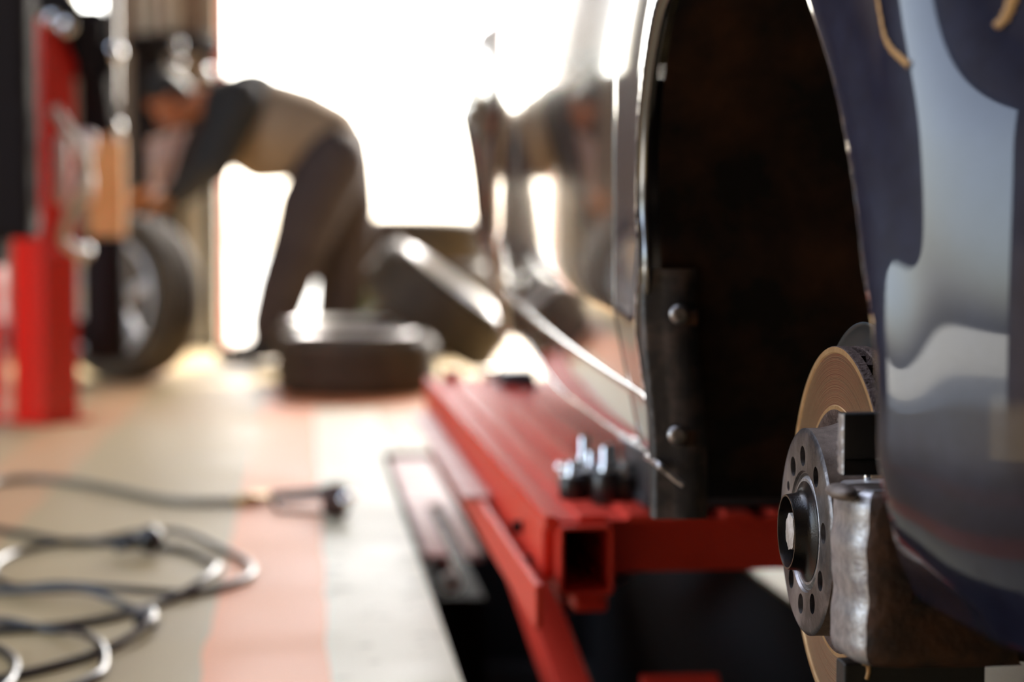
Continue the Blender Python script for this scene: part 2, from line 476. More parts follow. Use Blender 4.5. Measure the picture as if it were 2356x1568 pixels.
# wheel housing: inner liner behind the opening (a bay closed inboard)
def liner():
    bm = bmesh.new(); rows = []
    for (y, z) in ARCH_S:
        if z < .27: continue
        dr = Vector((y - AC[0], z - AC[1])).normalized()
        row = []
        for k in range(9):
            u = k / 8
            x = side_x(y, max(z, .34)) + .022 + u * .42
            e = .018 * math.sin(u * PI)
            row.append(bm.verts.new((x, y + dr.x * (.004 + e), z + dr.y * (.004 + e))))
        rows.append(row)
    for a, b in zip(rows, rows[1:]):
        for k in range(8): bm.faces.new((a[k], a[k + 1], b[k + 1], b[k]))
    # inboard wall
    c = bm.verts.new((.80, AC[0], .45))
    for a, b in zip(rows, rows[1:]): bm.faces.new((a[8], c, b[8]))
    o = link('wheel_housing', bm, 'liner', car, True)
    return o
liner()

# pressed flange on the far side of the housing, with screws
def flange():
    bm = bmesh.new()
    yb = 1.860
    def seg(z): return .3115 + .012 * sstep(.5, .32, z)
    N = 26
    prev = None
    for i in range(N + 1):
        z = .52 - (.52 - .283) * i / N
        x0 = seg(z) + .004
        row = []
        prof = [(x0, yb + .012), (x0 + .001, yb - .004), (x0 + .005, yb - .007), (x0 + .016, yb - .006), (x0 + .020, yb - .010), (x0 + .040, yb - .012), (x0 + .052, yb - .009), (x0 + .056, yb + .01)]
        for (x, y) in prof: row.append(bm.verts.new((x, y, z)))
        if prev:
            for k in range(len(row) - 1): bm.faces.new((prev[k], prev[k + 1], row[k + 1], row[k]))
        else:
            bm.faces.new(row)
        prev = row
    o = link('inner_flange', bm, 'flange', car, True)
    for (px, py) in ((1562, 722), (1558, 1000)):
        c = PY(px, py, yb - .014)
        bm = bmesh.new()
        lathe(bm, [(.004, .009), (-.001, .0098), (-.004, .0085), (-.0062, .0050), (-.0062, .0045), (-.003, .0036), (-.003, .0001)], 24, 'Y', off=c)
        s = link('flange_screw', bm, 'steel', o, True); autosm(s, 50)
        bm = bmesh.new()
        bx(bm, c.x + .004, c.x + .019, c.y - .0015, c.y + .006, c.z - .011, c.z + .004, .002)
        link('clip', bm, 'caliper_rust', o)
    return o
flange()
# lower end of the sill trim, reaching a little into the opening
bm = bmesh.new()
a = PY(1440, 1040, 2.02); 
pts = [PY(1490, 1050, 1.92), PY(1513, 1067, 1.842), PY(1535, 1086, 1.835), PY(1556, 1104, 1.830), PY(1574, 1117, 1.826)]
q_ = spline(pts, 5)
tube(bm, q_, [.0038 - .0012 * k / len(q_) for k in range(len(q_))], 8)
link('sill_lip', bm, 'steel', car, True)

# raised strips along the lower side; the bright one stands in for a highlight
def strip(name, y0, y1, zf, r, m, out=.4, n=60):
    bm = bmesh.new(); rows = []
    for i in range(n + 1):
        y = y0 + (y1 - y0) * i / n; z = zf(y); row = []
        s = min(1, (y - y0) / .05 + .25, (y1 - y) / .10 + .05)
        for k in range(9):
            a = PI * k / 8 
            zz = z + math.cos(a) * r * s
            row.append(bm.verts.new((side_x(y, zz) - math.sin(a) * r * out * s, y, zz)))
        rows.append(row)
    for a, b in zip(rows, rows[1:]):
        for k in range(8): bm.faces.new((a[k], a[k + 1], b[k + 1], b[k]))
    return link(name, bm, m, car, True)
def zs(y): return .386 + .030 * (y - 1.81)
M['creasegloss'] = mat('crease highlight strip', (.34, .33, .31), .2, .85)
strip('crease_highlight', 1.875, 3.80, zs, .0048, 'creasegloss', .8)
def zl(y): return zbot(y) + .006
strip('sill_edge', 1.885, 3.74, zl, .005, 'paint', .5)

# upper body: windows, roof, bonnet, nose and tail
def loft(name, secs, m, cap=False, smooth=True):
    bm = bmesh.new(); rows = [[bm.verts.new(p) for p in s] for s in secs]
    for a, b in zip(rows, rows[1:]):
        for k in range(len(a) - 1): bm.faces.new((a[k], a[k + 1], b[k + 1], b[k]))
    bmesh.ops.recalc_face_normals(bm, faces=bm.faces[:])
    return link(name, bm, m, car, smooth)
def top_x(y): return side_x(y, zbelt(y))
secs = []
for i in range(41):
    y = .80 + (2.35 - .80) * i / 40
    x0 = top_x(y); zb_ = zbelt(y)
    secs.append([(x0 + (2 * XMID - 2 * x0) * u, y, zb_ + .10 * math.sin(PI * u) * sstep(.3, 1.2, y) * 1.0 + .03 * math.sin(PI * u)) for u in [k / 16 for k in range(17)]])
loft('bonnet', secs, 'paint')
secs = []
for i in range(31):
    y = 2.35 + (4.98 - 2.35) * i / 30
    x0 = top_x(y); h = .46 * sstep(2.30, 3.05, y) * (1 - sstep(4.0, 5.05, y) * .9) + .01
    row = []
    for u in [k / 20 for k in range(21)]:
        s = 2 * u - 1
        xx = XMID + (XMID - x0) * (abs(s) ** .8 if True else 1) * (1 if s > 0 else -1)
        hh = h * (1 - abs(s) ** 5)
        row.append((xx, y, zbelt(y) + hh))
    secs.append(row)
loft('cabin_glass', secs, 'glass')
secs = []
for i in range(21):
    y = 2.95 + (4.35 - 2.95) * i / 20
    h = .46 * sstep(2.30, 3.05, y) * (1 - sstep(4.0, 5.05, y) * .9) + .022
    row = []
    for k in range(17):
        s = -0.80 + 1.6 * k / 16
        x0 = top_x(y)
        row.append((XMID + (XMID - x0) * abs(s) ** .8 * (1 if s > 0 else -1), y, zbelt(y) + h * (1 - abs(s) ** 5) + .004))
    secs.append(row)
loft('roof', secs, 'paint')
bm = bmesh.new(); xa = side_x(.81, .6)
bx(bm, xa, 2 * XMID - xa, .79, .82, .31, .93, .015); link('front_bumper', bm, 'paint', car, True)
xa = side_x(4.98, .6)
bm = bmesh.new(); bx(bm, xa, 2 * XMID - xa, 4.96, 5.0, .36, .96, .015); link('rear_bumper', bm, 'paint', car, True)
bm = bmesh.new(); bx(bm, .42, 1.94, 1.98, 3.70, .345, .37); bx(bm, .82, 1.6, .7, 1.98, .34, .37); link('underbody', bm, 'black', car)

# ochre marks on the near fender
def on_body(px, py):
    d = ray(px, py); lo, hi = .5, 1.6; t = .8
    best = None
    for i in range(400):
        t = .85 + i * .0015; p = CAM + d * t
        e = side_x(p.y, p.z) - p.x
        if e < 0: best = t; break
    return CAM + d * (best or 1.2)
def mark(pix, wd):
    bm = bmesh.new(); rows = []
    P = [on_body(*q) for q in pix]; P = spline(P, 5)
    for i, p in enumerate(P):
        dd = (P[min(i + 1, len(P) - 1)] - P[max(i - 1, 0)]).normalized(); n = Vector((-1, 0, 0)); s = dd.cross(n).normalized() * wd * (1 + .25 * math.sin(i * 2.1))
        row = []
        for k in (-1, 0, 1):
            q = p + s * k; row.append(bm.verts.new((side_x(q.y, q.z) - .0012 - .0008 * (1 - abs(k)), q.y, q.z)))
        rows.append(row)
    for a, b in zip(rows, rows[1:]):
        for k in range(2): bm.faces.new((a[k], a[k + 1], b[k + 1], b[k]))
    return link('ochre_mark', bm, 'gold', car)
mark([(2020, -20), (2030, 30), (2040, 80), (2055, 112), (2075, 132), (2097, 150)], .0019)
mark([(2345, -25), (2330, 15), (2315, 45), (2300, 60)], .0025)

# brake assembly on the front axle ---------------------------------------------
HY = 1.48
HC = PY(1850, 1222, HY)
HX, HZ = HC.x, HC.z
hub = thing('brake_hub', 'bare brake disc and wheel hub standing in the empty wheel arch', 'brake disc', (HX, HY, HZ))
# face plate of the hat, holes cut through
R = .0790
bm = bmesh.new()
lathe(bm, [(.0035, .0001), (.0035, .043), (.0020, .0445), (.0020, .0455), (0, .0465), (-.0004, .0660), (0, R - .004), (.0006, R - .0015), (.002, R), (.014, R), (.022, R + .0015), (.036, R + .006), (.040, R + .007), (.040, R - .002), (.012, R - .009), (.011, .0001)], 128, 'X')
hat = link('disc_hat', bm, 'hubface', hub, True, ms=['hubface', 'hatside', 'rust'])
bm = bmesh.new()
for ad in (-37, -5, 37, 83, 121, 152, 188, 222, 262, 300):
    a = math.radians(ad)
    rr = .0575; hr = .0078 if ad not in (300,) else .004
    # right of the picture on this face is towards the camera
    y = -math.sin(a) * rr; z = math.cos(a) * rr
    lathe(bm, [(-.01, hr), (.0105, hr)], 24, 'X', off=Vector((0, y, z)))
cut = link('cut', bm, 'rust')
hat.parent = None
bo = hat.modifiers.new('b', 'BOOLEAN'); bo.operation = 'DIFFERENCE'; bo.object = cut; bo.solver = 'EXACT'
bake(hat); hat.parent = hub; bpy.data.objects.remove(cut)
for p in hat.data.polygons:
    c = p.center; rr = math.hypot(c.y, c.z)
    p.material_index = 1 if (rr > R - .0005 and c.x > .0015) else (2 if c.x > .0105 else 0)
autosm(hat, 35)
bm = bmesh.new()
lathe(bm, [(.0034, .0001), (.0034, .034), (.0015, .0355), (.0012, .0405), (.0028, .0425), (.0034, .0428)], 96, 'X')
o = link('bearing_flange', bm, 'caliper', hub, True); autosm(o, 40)
bm = bmesh.new()
lathe(bm, [(.004, .038), (.0008, .0385), (-.0002, .0365), (-.0014, .0335), (-.0032, .0312), (-.006, .0296), (-.0125, .0288), (-.0140, .0284), (-.0140, .0270), (-.0120, .0264), (.002, .0255), (.002, .0001)], 96, 'X')
o = link('centre_bore', bm, 'boss', hub, True); autosm(o, 45)
# axle end with a torn outline
bm = bmesh.new(); vs = []; vb = []
for k in range(48):
    a = 2 * PI * k / 48; rr = .0138 * (1 + .05 * math.sin(a * 7) + .04 * random.uniform(-1, 1))
    vs.append(bm.verts.new((-.0112, math.sin(a) * rr * .95, math.cos(a) * rr))); vb.append(bm.verts.new((.0015, math.sin(a) * rr, math.cos(a) * rr)))
c = bm.verts.new((-.0120, 0, 0))
for k in range(48):
    bm.faces.new((c, vs[k], vs[(k + 1) % 48])); bm.faces.new((vs[k], vb[k], vb[(k + 1) % 48], vs[(k + 1) % 48]))
bmesh.ops.recalc_face_normals(bm, faces=bm.faces[:])
link('axle_end', bm, 'axle', hub)
# ventilated disc
DX = .0245; R0, R1 = .096, .1415
bm = bmesh.new()
lathe(bm, [(DX + .007, .080), (DX + .0012, .090), (DX + .0002, R0 - .003), (DX + .0002, R0), (DX + .0008, R0 + .0005), (DX + .0008, R1 - .0055), (DX, R1 - .0045), (DX, R1 - .0005), (DX + .0008, R1), (DX + .0078, R1), (DX + .0085, R1 - .001), (DX + .0085, .080)], 160, 'X', closed=True)
d = link('outer_ring', bm, 'disc', hub, True, ms=['disc', 'goldrust', 'rust'])
for p in d.data.polygons:
    c = p.center; rr = math.hypot(c.y, c.z)
    if c.x > DX + .003 or rr > R1 - .0006: p.material_index = 2
    elif rr > R1 - .0053 or (R0 - .0035 < rr < R0 + .0004): p.material_index = 1
    elif rr < R0 - .003: p.material_index = 2
    else: p.material_index = 0
autosm(d, 30)
bm = bmesh.new()
lathe(bm, [(DX + .0155, .080), (DX + .0155, R1 - .0008), (DX + .0163, R1), (DX + .0235, R1), (DX + .0243, R1 - .001), (DX + .0243, .080)], 160, 'X', closed=True)
o = link('inner_ring', bm, 'rust', hub, True); autosm(o, 30)
bm = bmesh.new()
for k in range(40):
    a = 2 * PI * k / 40
    bx(bm, DX + .008, DX + .016, -.0025, .0025, .10, R1 - .004, 0, Matrix.Rotation(a, 4, 'X'))
link('cooling_vane', bm, 'rust', hub)
# splash shield behind
bm = bmesh.new()
NS = 60
rows = []
for i in range(NS + 1):
    a = -PI * .40 + PI * .95 * i / NS
    row = []
    for (x, r) in ((.062, .05), (.060, .120), (.056, .148), (.050, .158), (.047, .160)):
        row.append(bm.verts.new((x, -math.sin(a) * r, math.cos(a) * r)))
    rows.append(row)
for a, b in zip(rows, rows[1:]):
    for k in range(4): bm.faces.new((a[k], a[k + 1], b[k + 1], b[k]))
o = link('splash_shield', bm, 'darkshield', hub, True)
o.modifiers.new('t', 'SOLIDIFY').thickness = .002

# caliper
cal = thing('brake_caliper', 'grey cast brake caliper with rusty side clamped over the near edge of the disc', 'caliper')
def P2(px, py, Y): return PY(px, py, Y)
bm = bmesh.new()
rows = []
N = 44
XL = PY(1911, 1200, 1.345).x
for i in range(N + 1):
    t = i / N
    z = PY(1930, 1116 + (1512 - 1116) * t, 1.32).z
    wob = .0009 * math.sin(t * 13) + .0004 * math.sin(t * 31 + 1)
    e = max(0, 1 - (abs(2 * t - 1)) ** 10) ** .5
    xl = XL + wob + .006 * (1 - e)
    yb = 1.345
    prof = [(xl + .024, yb + .008), (xl + .004, yb + .003), (xl, yb - .004), (xl, yb - .018), (xl + .0003, yb - .034), (xl + .0014, yb - .046), (xl + .004, yb - .056), (xl + .0085, yb - .063), (xl + .015, yb - .067), (xl + .026, yb - .070), (xl + .045, yb - .071), (xl + .075, yb - .072), (xl + .110, yb - .070), (xl + .113, yb + .01)]
    sh = .0 if e > .9 else .008 * (1 - e)
    rows.append([bm.verts.new((x, y + (sh if y < yb - .03 else 0) + .00025 * math.sin(k * 9 + i * 2.3), z)) for k, (x, y) in enumerate(prof)])
for a, b in zip(rows, rows[1:]):
    for k in range(len(a) - 1):
        f = bm.faces.new((a[k], a[k + 1], b[k + 1], b[k])); f.material_index = 1 if k >= 7 else 0
    bm.faces.new((a[-1], a[0], b[0], b[-1]))
bm.faces.new(rows[0]); bm.faces.new(rows[-1])
bmesh.ops.recalc_face_normals(bm, faces=bm.faces[:])
cb = link('caliper_body', bm, 'caliper', cal, True, ms=['caliper', 'caliper_rust'])
autosm(cb, 60)
# top lump of the casting
bm = bmesh.new(); c = P2(1935, 1128, 1.30)
sphere(bm, c + Vector((.003, .01, -.002)), (.010, .022, .0055)); sphere(bm, c + Vector((.024, .012, -.001)), (.02, .02, .004)); 
o = link('casting_lug', bm, 'hatside', cal, True)
# carrier bracket above
bm = bmesh.new()
BY = 1.318
a = P2(1941, 951, BY); b_ = P2(2060, 1056, BY); c_ = P2(1941, 1096, BY)
bx(bm, a.x, .47, BY, BY + .015, b_.z, a.z, .0018)
bx(bm, a.x + .0008, .47, BY + .004, BY + .014, c_.z, b_.z - .0005, .001)
o = link('carrier_bracket', bm, 'black', cal); autosm(o, 40)
bm = bmesh.new()
prev = None
for i in range(19):
    z = a.z - .0005 - (a.z - c_.z - .002) * i / 18
    w_ = .0006 + .0005 * random.random(); y1 = BY + .008 + .006 * random.random()
    row = [bm.verts.new(q) for q in ((a.x + .0005, BY + .0005, z), (a.x - w_, BY + .002, z), (a.x - w_, y1, z), (a.x + .0005, y1 + .001, z))]
    if prev:
        for k in range(3): bm.faces.new((prev[k], prev[k + 1], row[k + 1], row[k]))
    prev = row
link('bracket_edge', bm, 'caliper', cal)
bm = bmesh.new()
p = P2(1996, 1095, 1.35); q = P2(1996, 1125, 1.35)
tube(bm, [p + Vector((0, 0, .008)), q], .0028, 12)
o = link('guide_pin', bm, 'chrome', cal, True)
bm = bmesh.new()
a = P2(1942, 1526, 1.33)
bx(bm, a.x, .47, 1.33, 1.352, a.z - .07, a.z, .002); link('lower_bracket', bm, 'black', cal)
bm = bmesh.new()
pp = [P2(1985, 1524, 1.33), P2(1996, 1530, 1.33), P2(1998, 1545, 1.33), P2(1994, 1562, 1.33)]
tube(bm, spline(pp, 4), .0018, 8); link('spring_clip', bm, 'goldrust', cal, True)
# knuckle / axle behind carrying hub
bm = bmesh.new()
lathe(bm, [(.041, .02), (.041, .052), (.065, .050), (.070, .036), (.12, .034), (.125, .02), (.42, .018)], 40, 'X')
o = link('axle_shaft', bm, 'rust', hub, True); autosm(o, 40)

# ------------------------------------------------------------------ lift
lift = thing('scissor_lift', 'red scissor lift with ribbed platform raised under the car sill', 'car lift')
LX0, LX1, LY0, LY1, LZ = .278, .700, 2.29, 4.60, .225
bm = bmesh.new()   # ribbed top plate
xs = []
x = LX0
prof = [(LX0, 0), (LX0 + .012, 0)]
for k in range(7):
    b0 = LX0 + .012 + k * .058
    prof += [(b0 + .005, -.0055), (b0 + .025, -.0055), (b0 + .030, 0), (b0 + .058, 0)]
prof = [p for p in prof if p[0] <= LX1] + [(LX1, 0)]
top = [[bm.verts.new((x, y, LZ + z)) for x, z in prof] for y in (LY0, LY1)]
bot = [[bm.verts.new((x, y, LZ - .008)) for x, z in prof] for y in (LY0, LY1)]
for k in range(len(prof) - 1):
    bm.faces.new((top[0][k], top[0][k + 1], top[1][k + 1], top[1][k]))
    bm.faces.new((bot[0][k + 1], bot[0][k], bot[1][k], bot[1][k + 1]))
    for i in (0, 1): bm.faces.new((top[i][k], bot[i][k], bot[i][k + 1], top[i][k + 1]))
for k in (0, -1): bm.faces.new((top[0][k], top[1][k], bot[1][k], bot[0][k]))
bmesh.ops.recalc_face_normals(bm, faces=bm.faces[:])
link('platform_plate', bm, 'plate', lift)
bm = bmesh.new()
bx(bm, LX0, LX0 + .012, LY0 + .03, LY1, LZ - .078, LZ - .008, .001)
bx(bm, LX0, LX0 + .012, LY0, LY0 + .03, LZ - .016, LZ - .008)
bx(bm, LX1 - .012, LX1, LY0, LY1, LZ - .078, LZ - .008, .001)
bx(bm, .357, LX1 - .012, LY0 + .02, LY0 + .032, LZ - .070, LZ - .008, .001)
bx(bm, LX0, LX1, LY1 - .012, LY1 - .0005, LZ - .078, LZ - .008)
link('platform_frame', bm, 'red', lift)
# square tube, open at the near end
def sqtube(name, x0, x1, y0, y1, z0, z1, wall, m, bev=.006):
    bm = bmesh.new()
    def loop(y, d, b):
        pts = []
        for (cx, cz, a0) in ((x1 - b - d, z1 - b - d, 0), (x0 + b + d, z1 - b - d, PI / 2), (x0 + b + d, z0 + b + d, PI), (x1 - b - d, z0 + b + d, 1.5 * PI)):
            for k in range(4):
                a = a0 + PI / 2 * k / 3; pts.append((cx + b * math.cos(a), y, cz + b * math.sin(a)))
        return [bm.verts.new(p) for p in pts]
    A, B, C_, D = loop(y0, 0, bev), loop(y1, 0, bev), loop(y1, wall, bev * .5), loop(y0, wall, bev * .5)
    n = len(A)
    for p, q in ((A, B), (B, C_), (C_, D), (D, A)):
        for k in range(n): bm.faces.new((p[k], p[(k + 1) % n], q[(k + 1) % n], q[k]))
    bmesh.ops.recalc_face_normals(bm, faces=bm.faces[:])
    return bm
bm = sqtube('', .2925, .3545, 2.27, 4.40, .135, .2155, .0035, 'red')
o = link('square_tube', bm, 'red', lift, True); autosm(o, 40)
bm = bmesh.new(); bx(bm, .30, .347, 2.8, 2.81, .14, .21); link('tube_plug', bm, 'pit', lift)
# side guard rail and ledge
bm = bmesh.new()
bx(bm, .256, .264, 2.20, 4.1, .11, .160, .001)
link('side_rail', bm, 'red', lift)
bm = bmesh.new()
bx(bm, .232, .276, 2.93, 4.35, .158, .166, .002); link('ledge', bm, 'pinkred', lift)  # pale pink colour stands in for light reflected off the ledge
for (y, z) in ((2.53, .178), (2.42, .150), (2.36, .138)):
    bm = bmesh.new(); lathe(bm, [(-.008, .009), (.004, .009)], 6, 'X', off=Vector((.272, y, z)))
    link('side_bolt', bm, 'darkmetal', lift)
bm = bmesh.new()
def beam(bm, a, b, wd, ht):
    a, b = Vector(a), Vector(b); d = b - a; L = d.length; q = d.to_track_quat('Y', 'Z').to_matrix().to_4x4()
    bx(bm, -wd / 2, wd / 2, 0, L, -ht / 2, ht / 2, .002, Matrix.Translation(a) @ q)
beam(bm, (.315, 3.05, .20 - .10), (.355, 2.0, -.16), .045, .055)
link('scissor_arm', bm, 'red', lift)
bm = bmesh.new(); beam(bm, (.475, 2.50, -.03), (.475, 1.98, -.30), .10, .05); link('scissor_arm', bm, 'red', lift)
bm = bmesh.new(); beam(bm, (.54, 4.3, -.25), (.54, 3.0, .10), .045, .055); link('scissor_arm', bm, 'red', lift)
bm = bmesh.new(); bx(bm, .322, .362, 2.36, 2.42, .098, .118, .004); link('stop_bracket', bm, 'red', lift)
bm = bmesh.new(); bx(bm, .205, .68, 1.5, 4.9, -.548, -.53); link('base_frame', bm, 'darkmetal', lift)
# slotted pale plate beside the platform
bm = bmesh.new()
pz = -.012
sx0, sx1 = .254, .283
bx(bm, .212, .314, 4.17, 5.06, pz - .012, pz)
bx(bm, .212, sx0, 3.50, 4.17, pz - .012, pz, .001); bx(bm, sx1, .314, 3.50, 4.17, pz - .012, pz, .001)
pl = link('slotted_plate', bm, 'pinkred', lift)
bm = bmesh.new(); lathe(bm, [(3.48, .0001), (3.48, .016), (3.485, .019), (4.4, .019)], 24, 'Y', off=Vector((.255, 0, -.06)))
o = link('hydraulic_rod', bm, 'palehose', lift, True); autosm(o, 40)
bm = bmesh.new(); bx(bm, .205, .32, 3.55, 5.0, -.53, -.10); link('cylinder_mount', bm, 'darkmetal', lift)

# rubber pads
def pad(x0, x1, y0, y1, z0, z1, lab):
    bm = bmesh.new(); bx(bm, x0, x1, y0, y1, z0, z1, .006)
    bx(bm, x0 - .004, x1 + .004, y0 - .004, y1 + .004, z0, z0 + .014, .003)
    o = link('rubber_pad', bm, 'rubber'); autosm(o, 40); tag(o, lab, 'rubber pad'); return o
pad(.407, .60, 2.34, 2.54, LZ + .0005, .338, 'large black rubber pad on near end of red platform under the sill')
pad(.425, .50, 4.28, 4.40, LZ + .0005, .262, 'small black rubber pad at far end of the red platform')

# wheel bolts and sockets on the platform
SPOTS = [((1318, 1146), 0), ((1362, 1143), 1), ((1395, 1150), 2), ((1440, 1148), 0), ((1345, 1122), 2), ((1408, 1124), 1)]
def bolt(kind):
    t = thing('wheel_bolt', 'x', 'wheel bolt')
    t.scale = (1.28, 1.28, 1.28); h = (.022, .026, .028)[kind]
    bm = bmesh.new(); lathe(bm, [(0, .0125), (.002, .0138), (h - .002, .0138), (h, .0125), (h + .001, .009), (h + .0012, .0001)], 24, 'Z')
    autosm(link('cap', bm, 'hose', t, True), 35)
    bm = bmesh.new(); lathe(bm, [(h + .0005, .0075), (h + .004, .0072), (h + .007, .0055), (h + .013 + .005 * kind, .0055), (h + .015 + .005 * kind, .0045)], 16, 'Z')
    autosm(link('shank', bm, 'chrome', t, True), 35)
    return t
BL = ['leftmost upright black-capped wheel bolt in the front of the cluster', 'black-capped wheel bolt second from left in the front of the cluster', 'black-capped wheel bolt right of the middle of the cluster, beside the pad end', 'rightmost black-capped wheel bolt, nearest the rubber pad', 'wheel bolt at the back left of the cluster behind the front ones', 'wheel bolt at the back right of the cluster behind the front ones']
protos = {}
for (pp_, kd), lb in zip(SPOTS, BL):
    p = PZ(*pp_, LZ)
    t = bolt(kd); t.location = (p.x, p.y, LZ); t['label'] = lb; t['group'] = 'wheel bolts on the red platform'; t.rotation_euler = (0, 0, random.uniform(0, 3))
for (pp_, az, lb) in (((1290, 1112), .4, 'chrome wheel bolt lying at the left end of the bolt cluster'), ((1322, 1100), 2.0, 'chrome wheel bolt lying behind the left of the bolt cluster'), ((1292, 1090), 1.1, 'chrome wheel bolt lying farthest back left of the bolt cluster')):
    p = PZ(*pp_, LZ)
    t = thing('wheel_bolt', lb, 'wheel bolt', (p.x, p.y, LZ + .0085), (0, 0, az), 'wheel bolts on the red platform')
    bm = bmesh.new(); lathe(bm, [(0, .006), (.001, .0085), (.010, .0085), (.012, .0075)], 6, 'X'); link('head', bm, 'chrome', t)
    bm = bmesh.new(); lathe(bm, [(.012, .0055), (.036, .0055), (.038, .0045)], 16, 'X'); autosm(link('shank', bm, 'chrome', t), 35)

# far end small gear on platform
for (px, lb) in ((1040, 'steel nut left of the far rubber pad on the platform'), (1130, 'steel nut close beside the far rubber pad on the platform')):
    p = PY(px, 866, 4.5)
    bm = bmesh.new(); lathe(bm, [(0, .022), (.026, .022), (.028, .018)], 6, 'Z', off=Vector((p.x, 4.5, LZ)))
    tag(link('steel_nut', bm, 'chrome'), lb, 'nut', 'steel nuts at the far platform end')

# ------------------------------------------------------------------ tyres
def tyre_parts(parent, r=.31, wd=.20, alloy=True):
    bm = bmesh.new(); h = wd / 2; ri = r * (.71 if alloy else .60)
    lathe(bm, [(-h * .78, ri), (-h * .95, ri + .02), (-h, (r + ri) / 2 + .01), (-h * .93, r - .03), (-h * .78, r - .008), (-h * .6, r - .001)] +
          [q for k in range(4) for q in ((-h * .55 + k * h * .3, r), (-h * .55 + k * h * .3 + .018, r), (-h * .55 + k * h * .3 + .020, r - .008), (-h * .55 + k * h * .3 + .026, r - .008))] +
          [(h * .6, r - .001), (h * .78, r - .008), (h * .93, r - .03), (h, (r + ri) / 2 + .01), (h * .95, ri + .02), (h * .78, ri), (h * .7, ri - .004), (-h * .7, ri - .004)], 72, 'Z', closed=True)
    autosm(link('tyre_casing', bm, 'tyre', parent), 35)
    if alloy:
        bm = bmesh.new()
        lathe(bm, [(-h * .8, ri - .001), (-h * .8, ri - .012), (-h * .4, ri - .025), (h * .4, ri - .025), (h * .90, ri - .014), (h * 1.04, ri + .012), (h * 1.07, ri + .006), (h * .92, ri - .016)], 64, 'Z', closed=True)
        rim = link('rim', bm, 'alloy', parent); autosm(rim, 35)
        bm = bmesh.new()
        for k in range(5):
            m_ = Matrix.Rotation(2 * PI * k / 5, 4, 'Z')
            bx(bm, .03, ri - .02, -.022, .022, h * .42, h * .62, .006, m_)
        lathe(bm, [(h * .35, .045), (h * .66, .045), (h * .72, .035), (h * .72, .0001)], 32, 'Z')
        link('spokes', bm, 'alloy', parent)
def wheel(lb, loc, axis, r=.31, wd=.20, alloy=True, cat='wheel', name='wheel', group=None):
    t = thing(name, lb, cat, loc, Vector(axis).to_track_quat('Z', 'X').to_euler(), group)
    tyre_parts(t, r, wd, alloy); return t
wheel('wheel lying flat on the floor left of the platform, closest to the camera', (.182, 7.05, .105), (0, 0, 1), .285, .208)
wheel('wheel lying flat just behind the nearest flat one, its bright rim edge showing', (.135, 7.62, .115), (0, 0, 1), .25, .228)
wheel('tilted wheel leaning down to the right, tread facing the camera', (.52, 7.78, .285), (.60, -.12, .79), .31, .215)
ws = PY(292, 672, 7.75)
wheel('upright wheel the bent worker holds, beside the black cylinder', (ws.x, 7.75, .318), (-.64, -.77, .03), .318, .215)
for k in range(3):
    wheel(['bottom bare tyre of the stack in the doorway', 'middle bare tyre of the stack in the doorway', 'top bare tyre of the stack in the doorway'][k], (.58 + .02 * math.sin(k * 2), 9.35, .108 + k * .213), (0, 0, 1), .30, .21, False, 'tyre', 'tyre', 'bare tyres stacked in the doorway')
wheel('bare tyre standing upright outside the doorway behind the leaning wheel', (.36, 9.75, .30), (.25, -.95, .12), .30, .20, False, 'tyre', 'tyre')

# ------------------------------------------------------------------ hoses and tool on the floor
def floor_line(pix, r, lift_=None, per=10):
    pts = [PZ(px, py, r) + Vector((0, 0, (lift_ or {}).get(i, 0))) for i, (px, py) in enumerate(pix)]
    return spline(pts, per)
bm = bmesh.new()
L_ = floor_line([(-120, 1190), (-60, 1130), (0, 1106), (80, 1100), (170, 1108), (280, 1128), (370, 1147), (450, 1154), (540, 1152)], .010)
tube(bm, L_, .0085, 12)
tool = thing('air_tool', 'air hose ending in a dark tool with a round metal head on the orange lane', 'air tool')
link('air_hose', bm, 'greyhose', tool, True)
bm = bmesh.new(); a = PZ(538, 1152, .011); b_ = PZ(625, 1143, .013)
tube(bm, [a, a.lerp(b_, .2), a.lerp(b_, .22), a.lerp(b_, .6), a.lerp(b_, .62), b_], [.010, .010, .013, .013, .010, .010], 12); link('coupling', bm, 'brass', tool, True)
bm = bmesh.new(); c = PZ(760, 1132, .035)
tube(bm, [b_ + Vector((0, 0, .002)), b_.lerp(c, .3), b_.lerp(c, .7), c], [.010, .012, .013, .014], 12); link('handle', bm, 'hose', tool, True)
bm = bmesh.new(); a = PZ(640, 1172, .008); b2 = PZ(760, 1180, .008)
tube(bm, [b_, a, b2, PZ(770, 1165, .02)], .004, 8); link('trigger_bar', bm, 'boss', tool, True)
bm = bmesh.new(); c2 = PZ(775, 1150, .035)
lathe(bm, [(-.03, .012), (-.028, .026), (-.015, .034), (.012, .034), (.022, .026), (.024, .012)], 24, 'X', off=Vector((c2.x, c2.y, .0345)))
link('head', bm, 'rust', tool, True)
bm = bmesh.new(); sphere(bm, Vector((c2.x + .018, c2.y - .028, .040)), .016); link('nose', bm, 'chrome', tool, True)

